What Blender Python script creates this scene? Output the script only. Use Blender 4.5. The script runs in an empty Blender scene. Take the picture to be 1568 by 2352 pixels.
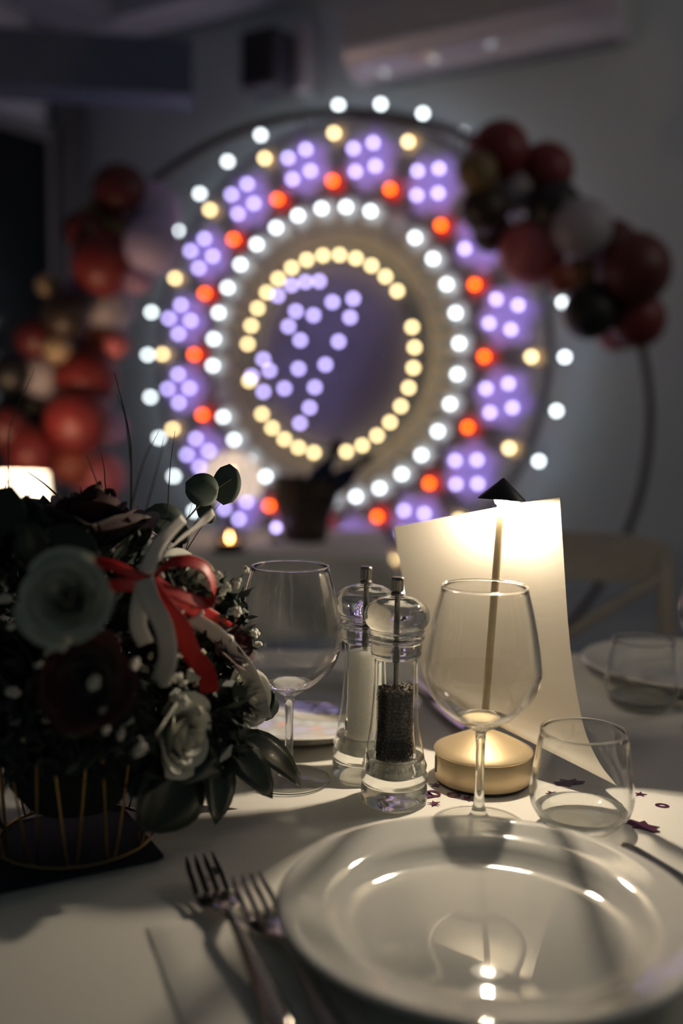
import bpy, bmesh, math, random
from mathutils import Vector, Matrix, Quaternion
random.seed(7)
PI = math.pi
rad = math.radians
S = bpy.context.scene
COL = S.collection

# ------------------------------------------------------------------ camera
CAM = Vector((0.0, 0.0, 1.084))
PITCH, ROLL, FPX = rad(5.5), 0.0127, 35 / 36 * 2352
_fw = Vector((0, math.cos(PITCH), -math.sin(PITCH)))
_up = Vector((0, math.sin(PITCH), math.cos(PITCH)))
_rt = Vector((1, 0, 0))
RT = math.cos(ROLL) * _rt + math.sin(ROLL) * _up
UP = math.cos(ROLL) * _up - math.sin(ROLL) * _rt
cam_d = bpy.data.cameras.new('camera')
cam = bpy.data.objects.new('camera', cam_d)
COL.objects.link(cam)
M = Matrix((RT, UP, -_fw)).transposed().to_4x4()
M.translation = CAM
cam.matrix_world = M
cam_d.sensor_fit = 'VERTICAL'
cam_d.sensor_height = 36
cam_d.sensor_width = 24
cam_d.lens = 35
cam_d.clip_start = 0.02
cam_d.dof.use_dof = True
cam_d.dof.focus_distance = 0.872
cam_d.dof.aperture_fstop = 2.0
S.camera = cam

# ------------------------------------------------------------------ world, exposure
w = bpy.data.worlds.new('world')
S.world = w
w.use_nodes = True
w.node_tree.nodes['Background'].inputs[0].default_value = (0.68, 0.95, 1.0, 1)
w.node_tree.nodes['Background'].inputs[1].default_value = 0.034
S.view_settings.view_transform = 'Standard'
S.view_settings.look = 'None'
S.view_settings.gamma = 1
S.view_settings.use_curve_mapping = False
S.view_settings.exposure = 0.0
try:
    S.cycles.transparent_max_bounces = 32
    S.cycles.max_bounces = 14
    S.cycles.transmission_bounces = 14
    S.cycles.blur_glossy = 0.3
except Exception:
    pass
LAMP_L = 3000.0     # radiance of the table lamp's LED dome
BULB_L = 8.8        # radiance of the garland bulbs
right_fill_d = bpy.data.lights.new('added_fill_light', 'POINT')          # added warm fill, out of view, to brighten the right side of the table
right_fill_d.energy = 11.0
right_fill_d.color = (1.0, 0.86, 0.70)
right_fill_d.shadow_soft_size = 0.18
right_fill = bpy.data.objects.new('added_fill_light', right_fill_d)
right_fill.location = (2.3, 1.75, 2.4)
COL.objects.link(right_fill)

def at(px, py, Y):
    """point on the ray through pixel (px,py) of the 1568x2352 frame at world depth Y"""
    d = _fw + (px - 784) / FPX * RT - (py - 1176) / FPX * UP
    return CAM + d * (Y / d.y)

def on(px, py, z=0.75):
    d = _fw + (px - 784) / FPX * RT - (py - 1176) / FPX * UP
    return CAM + d * ((z - CAM.z) / d.z)

# ------------------------------------------------------------------ materials
MATS = {}
def mat(name, col, rough=0.5, metal=0.0, var=0.12, scale=12.0, bump=0.0, bscale=60.0, spec=0.5, coat=0.0, sheen=0.0, trans=0.0, emis=None, estr=0.0):
    if name in MATS:
        return MATS[name]
    m = bpy.data.materials.new(name)
    m.use_nodes = True
    nt = m.node_tree
    b = nt.nodes['Principled BSDF']
    tc = nt.nodes.new('ShaderNodeTexCoord')
    nz = nt.nodes.new('ShaderNodeTexNoise')
    nz.inputs['Scale'].default_value = scale
    nz.inputs['Detail'].default_value = 4
    nt.links.new(tc.outputs['Object'], nz.inputs['Vector'])
    mx = nt.nodes.new('ShaderNodeMix')
    mx.data_type = 'RGBA'
    mx.inputs[6].default_value = (*[c * (1 - var) for c in col], 1)
    mx.inputs[7].default_value = (*[min(1, c * (1 + var)) for c in col], 1)
    nt.links.new(nz.outputs['Fac'], mx.inputs[0])
    nt.links.new(mx.outputs[2], b.inputs['Base Color'])
    b.inputs['Roughness'].default_value = rough
    b.inputs['Metallic'].default_value = metal
    b.inputs['Specular IOR Level'].default_value = spec
    b.inputs['Coat Weight'].default_value = coat
    b.inputs['Coat Roughness'].default_value = 0.05
    b.inputs['Sheen Weight'].default_value = sheen
    if trans:
        b.inputs['Subsurface Weight'].default_value = 1.0
        b.inputs['Subsurface Radius'].default_value = (1.0, 0.9, 0.75)
        b.inputs['Subsurface Scale'].default_value = trans
    if emis:
        b.inputs['Emission Color'].default_value = (*emis, 1)
        b.inputs['Emission Strength'].default_value = estr
    if bump:
        n2 = nt.nodes.new('ShaderNodeTexNoise')
        n2.inputs['Scale'].default_value = bscale
        n2.inputs['Detail'].default_value = 5
        nt.links.new(tc.outputs['Object'], n2.inputs['Vector'])
        bp = nt.nodes.new('ShaderNodeBump')
        bp.inputs['Strength'].default_value = bump
        bp.inputs['Distance'].default_value = 0.002
        nt.links.new(n2.outputs['Fac'], bp.inputs['Height'])
        nt.links.new(bp.outputs['Normal'], b.inputs['Normal'])
    MATS[name] = m
    return m

def emit(name, col, s):
    m = bpy.data.materials.new(name)
    m.use_nodes = True
    nt = m.node_tree
    nt.nodes.clear()
    o = nt.nodes.new('ShaderNodeOutputMaterial')
    e = nt.nodes.new('ShaderNodeEmission')
    e.inputs[0].default_value = (*col, 1)
    e.inputs[1].default_value = s
    nt.links.new(e.outputs[0], o.inputs[0])
    return m

def thin_glass(name, tint=(0.995, 0.997, 0.995), edge=(0.90, 0.91, 0.90), f0=0.042, rough=0.0):
    """thin-walled clear glass: transmits straight through, reflects by angle, absorbs along the longer edge path"""
    m = bpy.data.materials.new(name)
    m.use_nodes = True
    nt = m.node_tree
    nt.nodes.clear()
    o = nt.nodes.new('ShaderNodeOutputMaterial')
    lw = nt.nodes.new('ShaderNodeLayerWeight')
    lw.inputs[0].default_value = 0.5
    p5 = nt.nodes.new('ShaderNodeMath'); p5.operation = 'POWER'; p5.inputs[1].default_value = 5.0
    nt.links.new(lw.outputs['Facing'], p5.inputs[0])
    ma = nt.nodes.new('ShaderNodeMath'); ma.operation = 'MULTIPLY_ADD'
    ma.inputs[1].default_value = 1 - f0 * 2; ma.inputs[2].default_value = f0
    nt.links.new(p5.outputs[0], ma.inputs[0])
    p3 = nt.nodes.new('ShaderNodeMath'); p3.operation = 'POWER'; p3.inputs[1].default_value = 3.0
    nt.links.new(lw.outputs['Facing'], p3.inputs[0])
    mc = nt.nodes.new('ShaderNodeMix'); mc.data_type = 'RGBA'
    mc.inputs[6].default_value = (*tint, 1); mc.inputs[7].default_value = (*edge, 1)
    nt.links.new(p3.outputs[0], mc.inputs[0])
    t = nt.nodes.new('ShaderNodeBsdfTransparent')
    nt.links.new(mc.outputs[2], t.inputs[0])
    g = nt.nodes.new('ShaderNodeBsdfGlossy')
    g.inputs['Roughness'].default_value = rough
    mx = nt.nodes.new('ShaderNodeMixShader')
    nt.links.new(ma.outputs[0], mx.inputs[0])
    nt.links.new(t.outputs[0], mx.inputs[1])
    nt.links.new(g.outputs[0], mx.inputs[2])
    # near the silhouette the wall is seen along its length: there it refracts like solid glass
    gl = nt.nodes.new('ShaderNodeBsdfGlass')
    gl.inputs['IOR'].default_value = 1.48
    gl.inputs['Roughness'].default_value = 0.0
    mr = nt.nodes.new('ShaderNodeMapRange')
    mr.interpolation_type = 'SMOOTHSTEP'
    mr.inputs['From Min'].default_value = 0.54
    mr.inputs['From Max'].default_value = 0.84
    nt.links.new(lw.outputs['Facing'], mr.inputs['Value'])
    m2 = nt.nodes.new('ShaderNodeMixShader')
    nt.links.new(mr.outputs['Result'], m2.inputs[0])
    nt.links.new(mx.outputs[0], m2.inputs[1])
    nt.links.new(gl.outputs[0], m2.inputs[2])
    nt.links.new(m2.outputs[0], o.inputs[0])
    return m

def solid_glass(name, ior=1.47, col=(0.97, 0.98, 0.97), see=0.25):
    """solid clear glass: refracting, with a share of straight transmission so that lamp light passes"""
    m = bpy.data.materials.new(name)
    m.use_nodes = True
    nt = m.node_tree
    nt.nodes.clear()
    o = nt.nodes.new('ShaderNodeOutputMaterial')
    g = nt.nodes.new('ShaderNodeBsdfGlass')
    g.inputs['IOR'].default_value = ior
    g.inputs['Roughness'].default_value = 0.0
    g.inputs['Color'].default_value = (*col, 1)
    t = nt.nodes.new('ShaderNodeBsdfTransparent')
    t.inputs[0].default_value = (*col, 1)
    mx = nt.nodes.new('ShaderNodeMixShader')
    mx.inputs[0].default_value = see
    nt.links.new(g.outputs[0], mx.inputs[1])
    nt.links.new(t.outputs[0], mx.inputs[2])
    nt.links.new(mx.outputs[0], o.inputs[0])
    return m

# ------------------------------------------------------------------ mesh helpers
class MB:
    def __init__(s):
        s.v = []; s.f = []
    def add(s, v, f):
        o = len(s.v)
        s.v += [tuple(p) for p in v]
        s.f += [tuple(i + o for i in q) for q in f]
        return s
    def grid(s, pts, closed_u=False, closed_v=False):
        """pts[i][j]"""
        nu, nv = len(pts), len(pts[0])
        v = [p for r in pts for p in r]
        f = []
        for i in range(nu if closed_u else nu - 1):
            for j in range(nv if closed_v else nv - 1):
                a, b = i * nv + j, i * nv + (j + 1) % nv
                c, d = ((i + 1) % nu) * nv + (j + 1) % nv, ((i + 1) % nu) * nv + j
                f.append((a, b, c, d))
        return s.add(v, f)
    def lathe(s, prof, n=48, closed=False, c=(0, 0, 0)):
        rows = []
        for k in range(n):
            a = 2 * PI * k / n
            rows.append([(c[0] + r * math.cos(a), c[1] + r * math.sin(a), c[2] + z) for r, z in prof])
        return s.grid(rows, closed_u=True, closed_v=closed)
    def box(s, c, d, rz=0.0):
        x, y, z = d[0] / 2, d[1] / 2, d[2] / 2
        R = Matrix.Rotation(rz, 3, 'Z')
        v = [Vector(c) + R @ Vector((i * x, j * y, k * z)) for i in (-1, 1) for j in (-1, 1) for k in (-1, 1)]
        f = [(0, 1, 3, 2), (4, 6, 7, 5), (0, 4, 5, 1), (2, 3, 7, 6), (0, 2, 6, 4), (1, 5, 7, 3)]
        return s.add(v, f)
    def tube(s, pts, r, n=8, closed=False, caps=True):
        pts = [Vector(p) for p in pts]
        rs = r if isinstance(r, (list, tuple)) else [r] * len(pts)
        rows = []
        N = len(pts)
        prev = None
        for i, p in enumerate(pts):
            if closed:
                t = pts[(i + 1) % N] - pts[i - 1]
            else:
                t = pts[min(i + 1, N - 1)] - pts[max(i - 1, 0)]
            t.normalize()
            if prev is None:
                a = t.orthogonal().normalized()
            else:
                a = (prev - t * prev.dot(t))
                a = a.normalized() if a.length > 1e-6 else t.orthogonal().normalized()
            prev = a
            b = t.cross(a)
            rows.append([p + rs[i] * (math.cos(2 * PI * k / n) * a + math.sin(2 * PI * k / n) * b) for k in range(n)])
        o = len(s.v)
        s.grid(rows, closed_u=closed, closed_v=True)
        if caps and not closed:
            s.f.append(tuple(o + k for k in range(n))[::-1])
            s.f.append(tuple(o + (N - 1) * n + k for k in range(n)))
        return s
    def ball(s, c, r, nu=10, nv=6, sq=(1, 1, 1)):
        c = Vector(c)
        v = [c + Vector((0, 0, -r * sq[2]))]
        for j in range(1, nv):
            a = PI * j / nv
            for i in range(nu):
                b = 2 * PI * i / nu
                v.append(c + Vector((r * sq[0] * math.sin(a) * math.cos(b), r * sq[1] * math.sin(a) * math.sin(b), -r * sq[2] * math.cos(a))))
        v.append(c + Vector((0, 0, r * sq[2])))
        f = []
        for i in range(nu):
            f.append((0, 1 + (i + 1) % nu, 1 + i))
            for j in range(nv - 2):
                a = 1 + j * nu
                f.append((a + i, a + (i + 1) % nu, a + nu + (i + 1) % nu, a + nu + i))
            a = 1 + (nv - 2) * nu
            f.append((a + i, a + (i + 1) % nu, len(v) - 1))
        return s.add(v, f)
    def poly_prism(s, outline, y0, y1):
        """outline of (x,z) points extruded along y"""
        n = len(outline)
        v = [(x, y0, z) for x, z in outline] + [(x, y1, z) for x, z in outline]
        f = [tuple(range(n)), tuple(range(2 * n - 1, n - 1, -1))]
        f += [(i, i + n, (i + 1) % n + n, (i + 1) % n) for i in range(n)]
        return s.add(v, f)
    def data(s, name, m, smooth=True, bevel=0.0, sub=0, solid=0.0):
        me = bpy.data.meshes.new(name)
        me.from_pydata(s.v, [], s.f)
        bm = bmesh.new(); bm.from_mesh(me)
        bmesh.ops.remove_doubles(bm, verts=bm.verts, dist=1e-6)
        if bevel:
            bmesh.ops.bevel(bm, geom=bm.edges[:], offset=bevel, segments=2, affect='EDGES', profile=0.5)
        bmesh.ops.recalc_face_normals(bm, faces=bm.faces)
        bm.to_mesh(me); bm.free()
        if m: me.materials.append(m)
        if smooth:
            me.polygons.foreach_set('use_smooth', [True] * len(me.polygons))
            if smooth != 'all':
                try:
                    me.set_sharp_from_angle(angle=rad(40))
                except Exception:
                    pass
        return me
    def build(s, name, m, parent=None, loc=(0, 0, 0), rz=0.0, solid=0.0, sub=0, **k):
        return link(name, s.data(name, m, **k), parent, loc, rz, solid, sub)

def link(name, me, parent=None, loc=(0, 0, 0), rz=0.0, solid=0.0, sub=0):
    o = bpy.data.objects.new(name, me)
    COL.objects.link(o)
    o.parent = parent
    o.location = loc
    o.rotation_euler = (0, 0, rz)
    if solid:
        md = o.modifiers.new('solid', 'SOLIDIFY'); md.thickness = solid; md.offset = 0
    if sub:
        md = o.modifiers.new('sub', 'SUBSURF'); md.levels = sub; md.render_levels = sub
    return o

def tag(o, label=None, cat=None, group=None, kind=None):
    if label: o['label'] = label
    if cat: o['category'] = cat
    if group: o['group'] = group
    if kind: o['kind'] = kind
    return o

def thing(name, label, cat, loc=(0, 0, 0), rz=0.0, group=None):
    o = bpy.data.objects.new(name, None)
    COL.objects.link(o)
    o.empty_display_size = 0.03
    o.location = loc
    o.rotation_euler = (0, 0, rz)
    return tag(o, label, cat, group)

def copy_tree(o, parent=None):
    c = o.copy(); COL.objects.link(c); c.parent = parent
    for ch in list(o.children):
        copy_tree(ch, c)
    return c

def dup(o, loc, rz, label, group=None):
    c = copy_tree(o)
    c.location = loc
    c.rotation_euler = (0, 0, rz)
    c['label'] = label
    if group: c['group'] = group
    return c

def frame(o, pos, xdir, ndir):
    """put object so its local +x follows xdir and local +z leans to ndir"""
    x = Vector(xdir).normalized()
    n = Vector(ndir)
    n = (n - x * n.dot(x)).normalized()
    y = n.cross(x)
    m = Matrix((x, y, n)).transposed().to_4x4()
    m.translation = Vector(pos)
    o.matrix_local = m
    return o

def sm(prof, k=5):
    P = [(r_, 0.0, z_) for r_, z_ in prof]
    return [(max(0.0001, v.x), v.z) for v in spline(P, k * (len(P) - 1))]

def shell(outer, th, k=5):
    """closed wall profile: the outer curve and the same curve moved inwards by th"""
    o = sm(outer, k)
    inn = []
    for i, (r_, z_) in enumerate(o):
        a, b_ = o[max(0, i - 1)], o[min(len(o) - 1, i + 1)]
        dr, dz = b_[0] - a[0], b_[1] - a[1]
        l = math.hypot(dr, dz) or 1
        inn.append((max(0.0001, r_ - th * dz / l), z_ + th * dr / l))
    return o + inn[::-1]

def spline(ctrl, n=24):
    """Catmull-Rom through control points"""
    P = [Vector(c) for c in ctrl]
    P = [P[0] * 2 - P[1]] + P + [P[-1] * 2 - P[-2]]
    out = []
    segs = len(P) - 3
    for i in range(n + 1):
        t = i / n * segs
        k = min(int(t), segs - 1)
        t -= k
        a, b, c, d = P[k:k + 4]
        out.append(0.5 * ((2 * b) + (c - a) * t + (2 * a - 5 * b + 4 * c - d) * t * t + (3 * b - a - 3 * c + d) * t ** 3))
    return out

# ================================================================== THE ROOM
TH = rad(31)                                   # the back wall is turned 31 degrees, its right end nearer
U = Vector((math.cos(TH), -math.sin(TH), 0))
N = Vector((math.sin(TH), math.cos(TH), 0))    # into the wall
LC = Vector((-0.051, 4.031, 1.324))            # centre of the light rosette
W0 = Vector((LC.x, LC.y, 0)) + N * 0.10
def wp(s, t, z):
    """point s along the back wall, t out of it towards the room"""
    p = W0 + U * s - N * t
    return Vector((p.x, p.y, z))
RZ = -TH
wall_m = mat('painted_plaster', (0.64, 0.70, 0.75), 0.75, bump=0.15, bscale=40, var=0.05, scale=3)
ceil_m = mat('ceiling_paint', (0.56, 0.58, 0.66), 0.75, var=0.05, scale=3)
beam_m = mat('blue_grey_beam_paint', (0.10, 0.13, 0.20), 0.6, var=0.08)
floor_m = mat('dark_floor_tiles', (0.10, 0.095, 0.09), 0.45, var=0.2, scale=4)
CEIL = 2.95

def struct(name, mb, m, **k):
    o = mb.build(name, m, smooth=False, **k)
    o['kind'] = 'structure'
    return o
struct('floor', MB().box((0, 2.0, -0.03), (9, 9, 0.06)), floor_m)
struct('ceiling', MB().box((0.0, 3.2, CEIL + 0.03), (9, 6.0, 0.06)), ceil_m)
c = wp(1.2, -0.06, CEIL / 2)
struct('wall_back', MB().box(c, (5.6, 0.12, CEIL), RZ), wall_m)
# left wall with a dark window opening and curtain
c = wp(-1.56, 1.75, CEIL / 2)
wl = struct('wall_left', MB().box(c, (0.12, 3.5, CEIL), RZ), wall_m)
win = struct('window_1', MB().box(wp(-1.485, 0.85, 1.45), (0.03, 1.25, 1.75), RZ), mat('night_window_glass', (0.006, 0.009, 0.010), 0.12, spec=0.4))
fr = MB()
for (t, z, dt, dz) in ((0.20, 1.45, 0.05, 1.85), (1.50, 1.45, 0.05, 1.85), (0.85, 2.34, 1.25, 0.05), (0.85, 0.56, 1.25, 0.05)):
    fr.box(wp(-1.475, t, z), (0.06, dt, dz), RZ)
struct('trim_1', fr, mat('window_frame_paint', (0.20, 0.21, 0.21), 0.5))
# beams under the ceiling
struct('trim_2', MB().box(wp(-0.72, 0.16, CEIL - 0.10), (1.9, 0.22, 0.20), RZ), ceil_m)
struct('trim_3', MB().box(wp(-1.12, 1.6, CEIL - 0.11), (0.24, 2.7, 0.22), RZ), mat('ceiling_beam_paint', (0.30, 0.32, 0.37), 0.6))
struct('trim_4', MB().box(Vector((-1.16, 3.86, 2.37)), (1.15, 0.2, 0.20), rad(9)), beam_m)
struct('trim_5', MB().box(wp(0.25, 1.7, CEIL - 0.11), (0.22, 2.7, 0.22), RZ), MATS['ceiling_beam_paint'])
# curtain beside the window
cm = MB()
rows = []
for i in range(61):
    t = i / 60
    p = wp(-1.42 + 0.02 * math.sin(t * 26), 0.03 + 0.16 * t, 0)
    rows.append([(p.x, p.y, z) for z in (0.03, 0.8, 1.6, 2.62)])
cm.grid(rows)
cur = cm.build('curtain', mat('grey_curtain_fabric', (0.24, 0.25, 0.26), 0.9, bump=0.2), solid=0.004)
tag(cur, 'grey curtain hanging in folds beside the dark window', 'curtain')

# air conditioner on the wall
ac = thing('air_conditioner', 'long white glossy air conditioner mounted high on the back wall', 'air conditioner', wp(0.62, 0.0, 2.36), RZ)
prof = [(-0.005, 0.0), (-0.10, 0.0), (-0.17, 0.035), (-0.215, 0.10), (-0.21, 0.24), (-0.19, 0.27), (-0.005, 0.27)]
b = MB()
n = len(prof)
L = 0.52
b.add([(-L, y, z) for y, z in prof] + [(L, y, z) for y, z in prof],
      [tuple(range(n)), tuple(range(2 * n - 1, n - 1, -1))] + [(i, (i + 1) % n, (i + 1) % n + n, i + n) for i in range(n)])
b.build('body', mat('white_glossy_plastic', (0.50, 0.51, 0.54), 0.12, var=0.02, spec=0.8), ac, bevel=0.004)
MB().box((0, -0.05, -0.003), (0.94, 0.08, 0.006)).build('louver', mat('grey_plastic', (0.22, 0.23, 0.26), 0.12), ac, smooth=False)
MB().box((0, -0.214, 0.10), (1.0, 0.004, 0.004)).build('seam', MATS['grey_plastic'], ac, smooth=False)
# wall speaker
sp = thing('wall_speaker', 'small dark box speaker on a bracket high on the wall left of the air conditioner', 'speaker', wp(-0.17, 0.0, 2.38), RZ)
MB().box((-0.10, -0.16, 0.10), (0.17, 0.15, 0.22)).build('cabinet', mat('dark_speaker_case', (0.055, 0.055, 0.075), 0.5), sp, bevel=0.008)
MB().box((0.02, -0.06, 0.12), (0.05, 0.118, 0.26)).build('bracket', mat('pale_bracket_paint', (0.55, 0.54, 0.58), 0.5), sp, bevel=0.004)
MB().box((-0.10, -0.238, 0.10), (0.14, 0.006, 0.19)).build('grille', mat('black_grille', (0.03, 0.03, 0.035), 0.8, bump=0.4, bscale=300), sp, smooth=False)

# ================================================================== LIGHT ROSETTE (luminaria)
lum = thing('light_rosette', 'large round festival light frame of coloured bulbs on the back wall', 'light display', LC, RZ)
wood = mat('dark_frame_wood', (0.10, 0.10, 0.11), 0.6)
lav = mat('lavender_painted_board', (0.66, 0.55, 0.98), 0.6, var=0.06)
redp = mat('red_painted_board', (0.60, 0.05, 0.04), 0.6, var=0.06)
creamp = mat('cream_painted_board', (0.62, 0.52, 0.36), 0.6, var=0.06)
whitep = mat('white_painted_board', (0.62, 0.64, 0.63), 0.6, var=0.04)
cent = mat('grey_violet_board', (0.21, 0.20, 0.27), 0.55, var=0.10, scale=4)
EM = {
    'white': emit('white_bulb_light', (0.86, 0.96, 1.0), BULB_L),
    'warm': emit('warm_bulb_light', (1.0, 0.74, 0.36), BULB_L * 1.05),
    'red': emit('red_bulb_light', (1.0, 0.105, 0.003), BULB_L * 1.5),
    'violet': emit('violet_bulb_light', (0.54, 0.45, 1.0), BULB_L * 0.85),
}
def ring_pts(r, y, n=96):
    return [(r * math.cos(2 * PI * k / n), y, r * math.sin(2 * PI * k / n)) for k in range(n)]
for r, t in ((0.372, 0.012), (0.43, 0.008), (0.615, 0.012), (0.905, 0.016)):
    MB().tube(ring_pts(r, 0.012), t, 8, closed=True).build('frame_ring', wood, lum)
# central board
MB().poly_prism([(0.366 * math.cos(2 * PI * k / 64), 0.366 * math.sin(2 * PI * k / 64)) for k in range(64)], 0.006, 0.018).build('centre_board', cent, lum, smooth=False)
# radial slats between the warm and the white ring
sl = MB().box((0, 0.008, 0.4975), (0.030, 0.008, 0.125)).data('slat', creamp, smooth=False, bevel=0.001)
for k in range(48):
    o = link('slat', sl, lum)
    o.rotation_euler = (0, 2 * PI * k / 48, 0)
# spokes and wall brackets
sp_me = MB().box((0, 0.014, 0.76), (0.018, 0.012, 0.29)).data('spoke', wood, smooth=False)
for k in range(16):
    o = link('spoke', sp_me, lum); o.rotation_euler = (0, PI / 2 - rad(22.5 * k - 1.5), 0)
br = MB().tube([(0, 0.012, 0.615), (0, 0.099, 0.615)], 0.010, 8).data('wall_bracket', wood)
for a in (45, 135, 225, 315):
    o = link('wall_bracket', br, lum); o.rotation_euler = (0, rad(a), 0)
bulb_me = {}
for cname, m in EM.items():
    bb = MB()
    bb.lathe([(0.0001, 0.016), (0.007, 0.0140), (0.0112, 0.007), (0.0115, 0.0), (0.0085, -0.008), (0.006, -0.012), (0.0001, -0.012)], 10)
    bb.v = [(x, -z, y) for x, y, z in bb.v]
    bulb_me[cname] = bb.data('bulb', m)
cup = MB().lathe([(0.0001, 0.0), (0.025, 0.0), (0.046, 0.003), (0.047, 0.010), (0.0001, 0.010)], 16)
cup.v = [(x, z, y) for x, y, z in cup.v]
cup_w = cup.data('bulb_cup', whitep)
def bulb(cname, x, z, y=-0.030):
    return link('bulb', bulb_me[cname], lum, (x, y, z))
def polar(r, a):
    return r * math.cos(rad(a)), r * math.sin(rad(a))
def outline_at(shape, x, z, a):
    c, s = math.cos(rad(a)), math.sin(rad(a))
    return [(x + c * p - s * q, z + s * p + c * q) for p, q in shape]
for k in range(32):
    a = 3.2 + 11.25 * k
    if k not in (2, 24, 16, 18):
        bulb('warm', *polar(0.392, a))
    x, z = polar(0.575, a)
    if k not in (5, 17):
        bulb('white', x, z)
    link('bulb_cup', cup_w, lum, (x, 0, z))
    bulb('white', *polar(0.967, 11.25 * k - 1.4), y=0.0)
socket = MB().tube([(0, 0.0, 0), (0, 0.03, 0)], 0.008, 8).data('bulb_holder', wood)
for k in range(32):
    x, z = polar(0.967, 11.25 * k - 1.4)
    x2, z2 = polar(0.905, 11.25 * k - 1.4)
    MB().tube([(x, 0.018, z), (x2, 0.014, z2)], 0.006, 6).build('bulb_arm', wood, lum)
tri = [(-0.032, -0.040), (-0.036, 0.0), (-0.032, 0.040), (-0.005, 0.030), (0.030, 0.012), (0.052, 0.0), (0.030, -0.012), (-0.005, -0.030)]
kite = [(-0.055, 0.0), (-0.01, 0.018), (0.025, 0.036), (0.034, 0.0), (0.025, -0.036), (-0.01, -0.018)]
flower = []
for k in range(72):
    ph = 2 * PI * k / 72
    r = 0.110 * (1 + 0.12 * math.cos(6 * ph))
    flower.append((r * math.cos(ph), r * math.sin(ph)))
for k in range(16):
    a = 22.5 * k - 1.5
    x, z = polar(0.675, a)
    MB().poly_prism(outline_at(tri, x, z, a), 0.002, 0.010).build('red_wedge', redp, lum, smooth=False)
    bulb('red', x, z)
    x, z = polar(0.855, a)
    MB().poly_prism(outline_at(kite, x, z, a), 0.002, 0.010).build('cream_wedge', creamp, lum, smooth=False)
    bulb('warm', x, z)
    a += 11.25
    x, z = polar(0.762, a)
    MB().poly_prism(outline_at(flower, x, z, a), 0.0, 0.010).build('flower_board', lav, lum, smooth=False)
    for q in range(4):
        bx, bz = polar(0.062, a * 0.35 + 25 + 90 * q)
        bulb('violet', x + bx, z + bz, y=-0.044)
for (x, z) in [(-0.196, 0.237), (-0.13, 0.275), (-0.064, 0.284), (0.0, 0.283), (-0.108, 0.172), (-0.025, 0.153), (-0.143, 0.114), (-0.086, 0.058), (0.062, 0.2), (0.155, 0.208), (0.142, 0.138), (0.092, 0.048), (0.033, -0.04), (-0.015, -0.128), (-0.039, -0.208), (-0.084, -0.27), (-0.093, -0.054), (-0.16, -0.132), (-0.264, -0.145), (-0.322, -0.081), (-0.265, -0.014), (-0.234, -0.059)]:
    bulb('violet', x, z, y=-0.09)
    MB().tube([(x, -0.08, z), (x, 0.008, z)], 0.004, 6).build('bulb_holder', wood, lum)

# ================================================================== BALLOON HOOP
HC = Vector((0.012, 3.2, 1.055))
hoop = thing('hoop_stand', 'thin round metal hoop stand in front of the light rosette', 'hoop stand', (HC.x, HC.y, 0))
hm = mat('dark_bronze_metal', (0.10, 0.095, 0.085), 0.4, metal=0.6)
MB().tube([(0.97 * math.cos(2 * PI * k / 120), 0, 1.055 + 0.97 * math.sin(2 * PI * k / 120)) for k in range(120)], 0.014, 10, closed=True).build('hoop', hm, hoop)
MB().box((0, 0, 0.012), (0.9, 0.40, 0.022)).build('base_plate', hm, hoop, bevel=0.004)
for s_ in (-0.25, 0.25):
    MB().tube([(s_, 0, 0.02), (s_, 0, 1.055 - math.sqrt(0.97 ** 2 - s_ ** 2))], 0.012, 8).build('upright', hm, hoop)
BCOL = {
    'red': (0.30, 0.035, 0.035), 'dred': (0.16, 0.022, 0.026), 'pink': (0.50, 0.13, 0.15), 'lav': (0.52, 0.44, 0.70),
    'grey': (0.38, 0.35, 0.40), 'gold': (0.34, 0.24, 0.10), 'cream': (0.60, 0.45, 0.28), 'dark': (0.025, 0.024, 0.024),
    'choco': (0.055, 0.035, 0.026), 'mauve': (0.42, 0.25, 0.42), 'orange': (0.50, 0.12, 0.07),
}
bal_me = {}
def balloon_mesh(cn):
    if cn not in bal_me:
        b = MB()
        prof = [(0.0001, 1.0)]
        for i in range(1, 15):
            a = PI * i / 16
            r = math.sin(a)
            z = math.cos(a)
            if z < 0: z *= 1.16; r *= 1 - 0.06 * (-z)
            prof.append((r, z))
        prof += [(0.09, -1.19), (0.0001, -1.21)]
        b.lathe(prof, 24)
        k = MB().lathe([(0.0001, -1.16), (0.045, -1.19), (0.05, -1.24), (0.13, -1.33), (0.12, -1.34), (0.0001, -1.30)], 10)
        m = mat('balloon_' + cn, [c_ * (1.0 if cn in ('lav', 'grey', 'mauve', 'pink') else 0.6) for c_ in BCOL[cn]], 0.45, var=0.04)
        bal_me[cn] = (b.data('balloon', m), k.data('knot', m))
    return bal_me[cn]
def garland(root, items, Y):
    base = root.location
    for i, (px, py, d, cn) in enumerate(items):
        c = at(px, py, Y + 0.09 * math.sin(i * 2.4))
        r = d / 2 / FPX * (Y) * 1.12
        bm_, km_ = balloon_mesh(cn)
        o = link('balloon', bm_, root, c - base)
        o.scale = (r, r, r)
        # necks point to the hoop
        ang = math.atan2(c.z - HC.z, c.x - HC.x)
        tgt = Vector((HC.x + 0.97 * math.cos(ang), HC.y, HC.z + 0.97 * math.sin(ang)))
        d_ = (c - tgt)
        if d_.length < 0.02: d_ = Vector((0.2, -1, 0.3))
        o.rotation_euler = d_.to_track_quat('Z', 'Y').to_euler()
        link('knot', km_, o)
gl = thing('balloon_garland', 'garland of red, lavender and gold balloons down the left side of the hoop', 'balloon garland', (-0.98, 3.12, 1.2))
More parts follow.
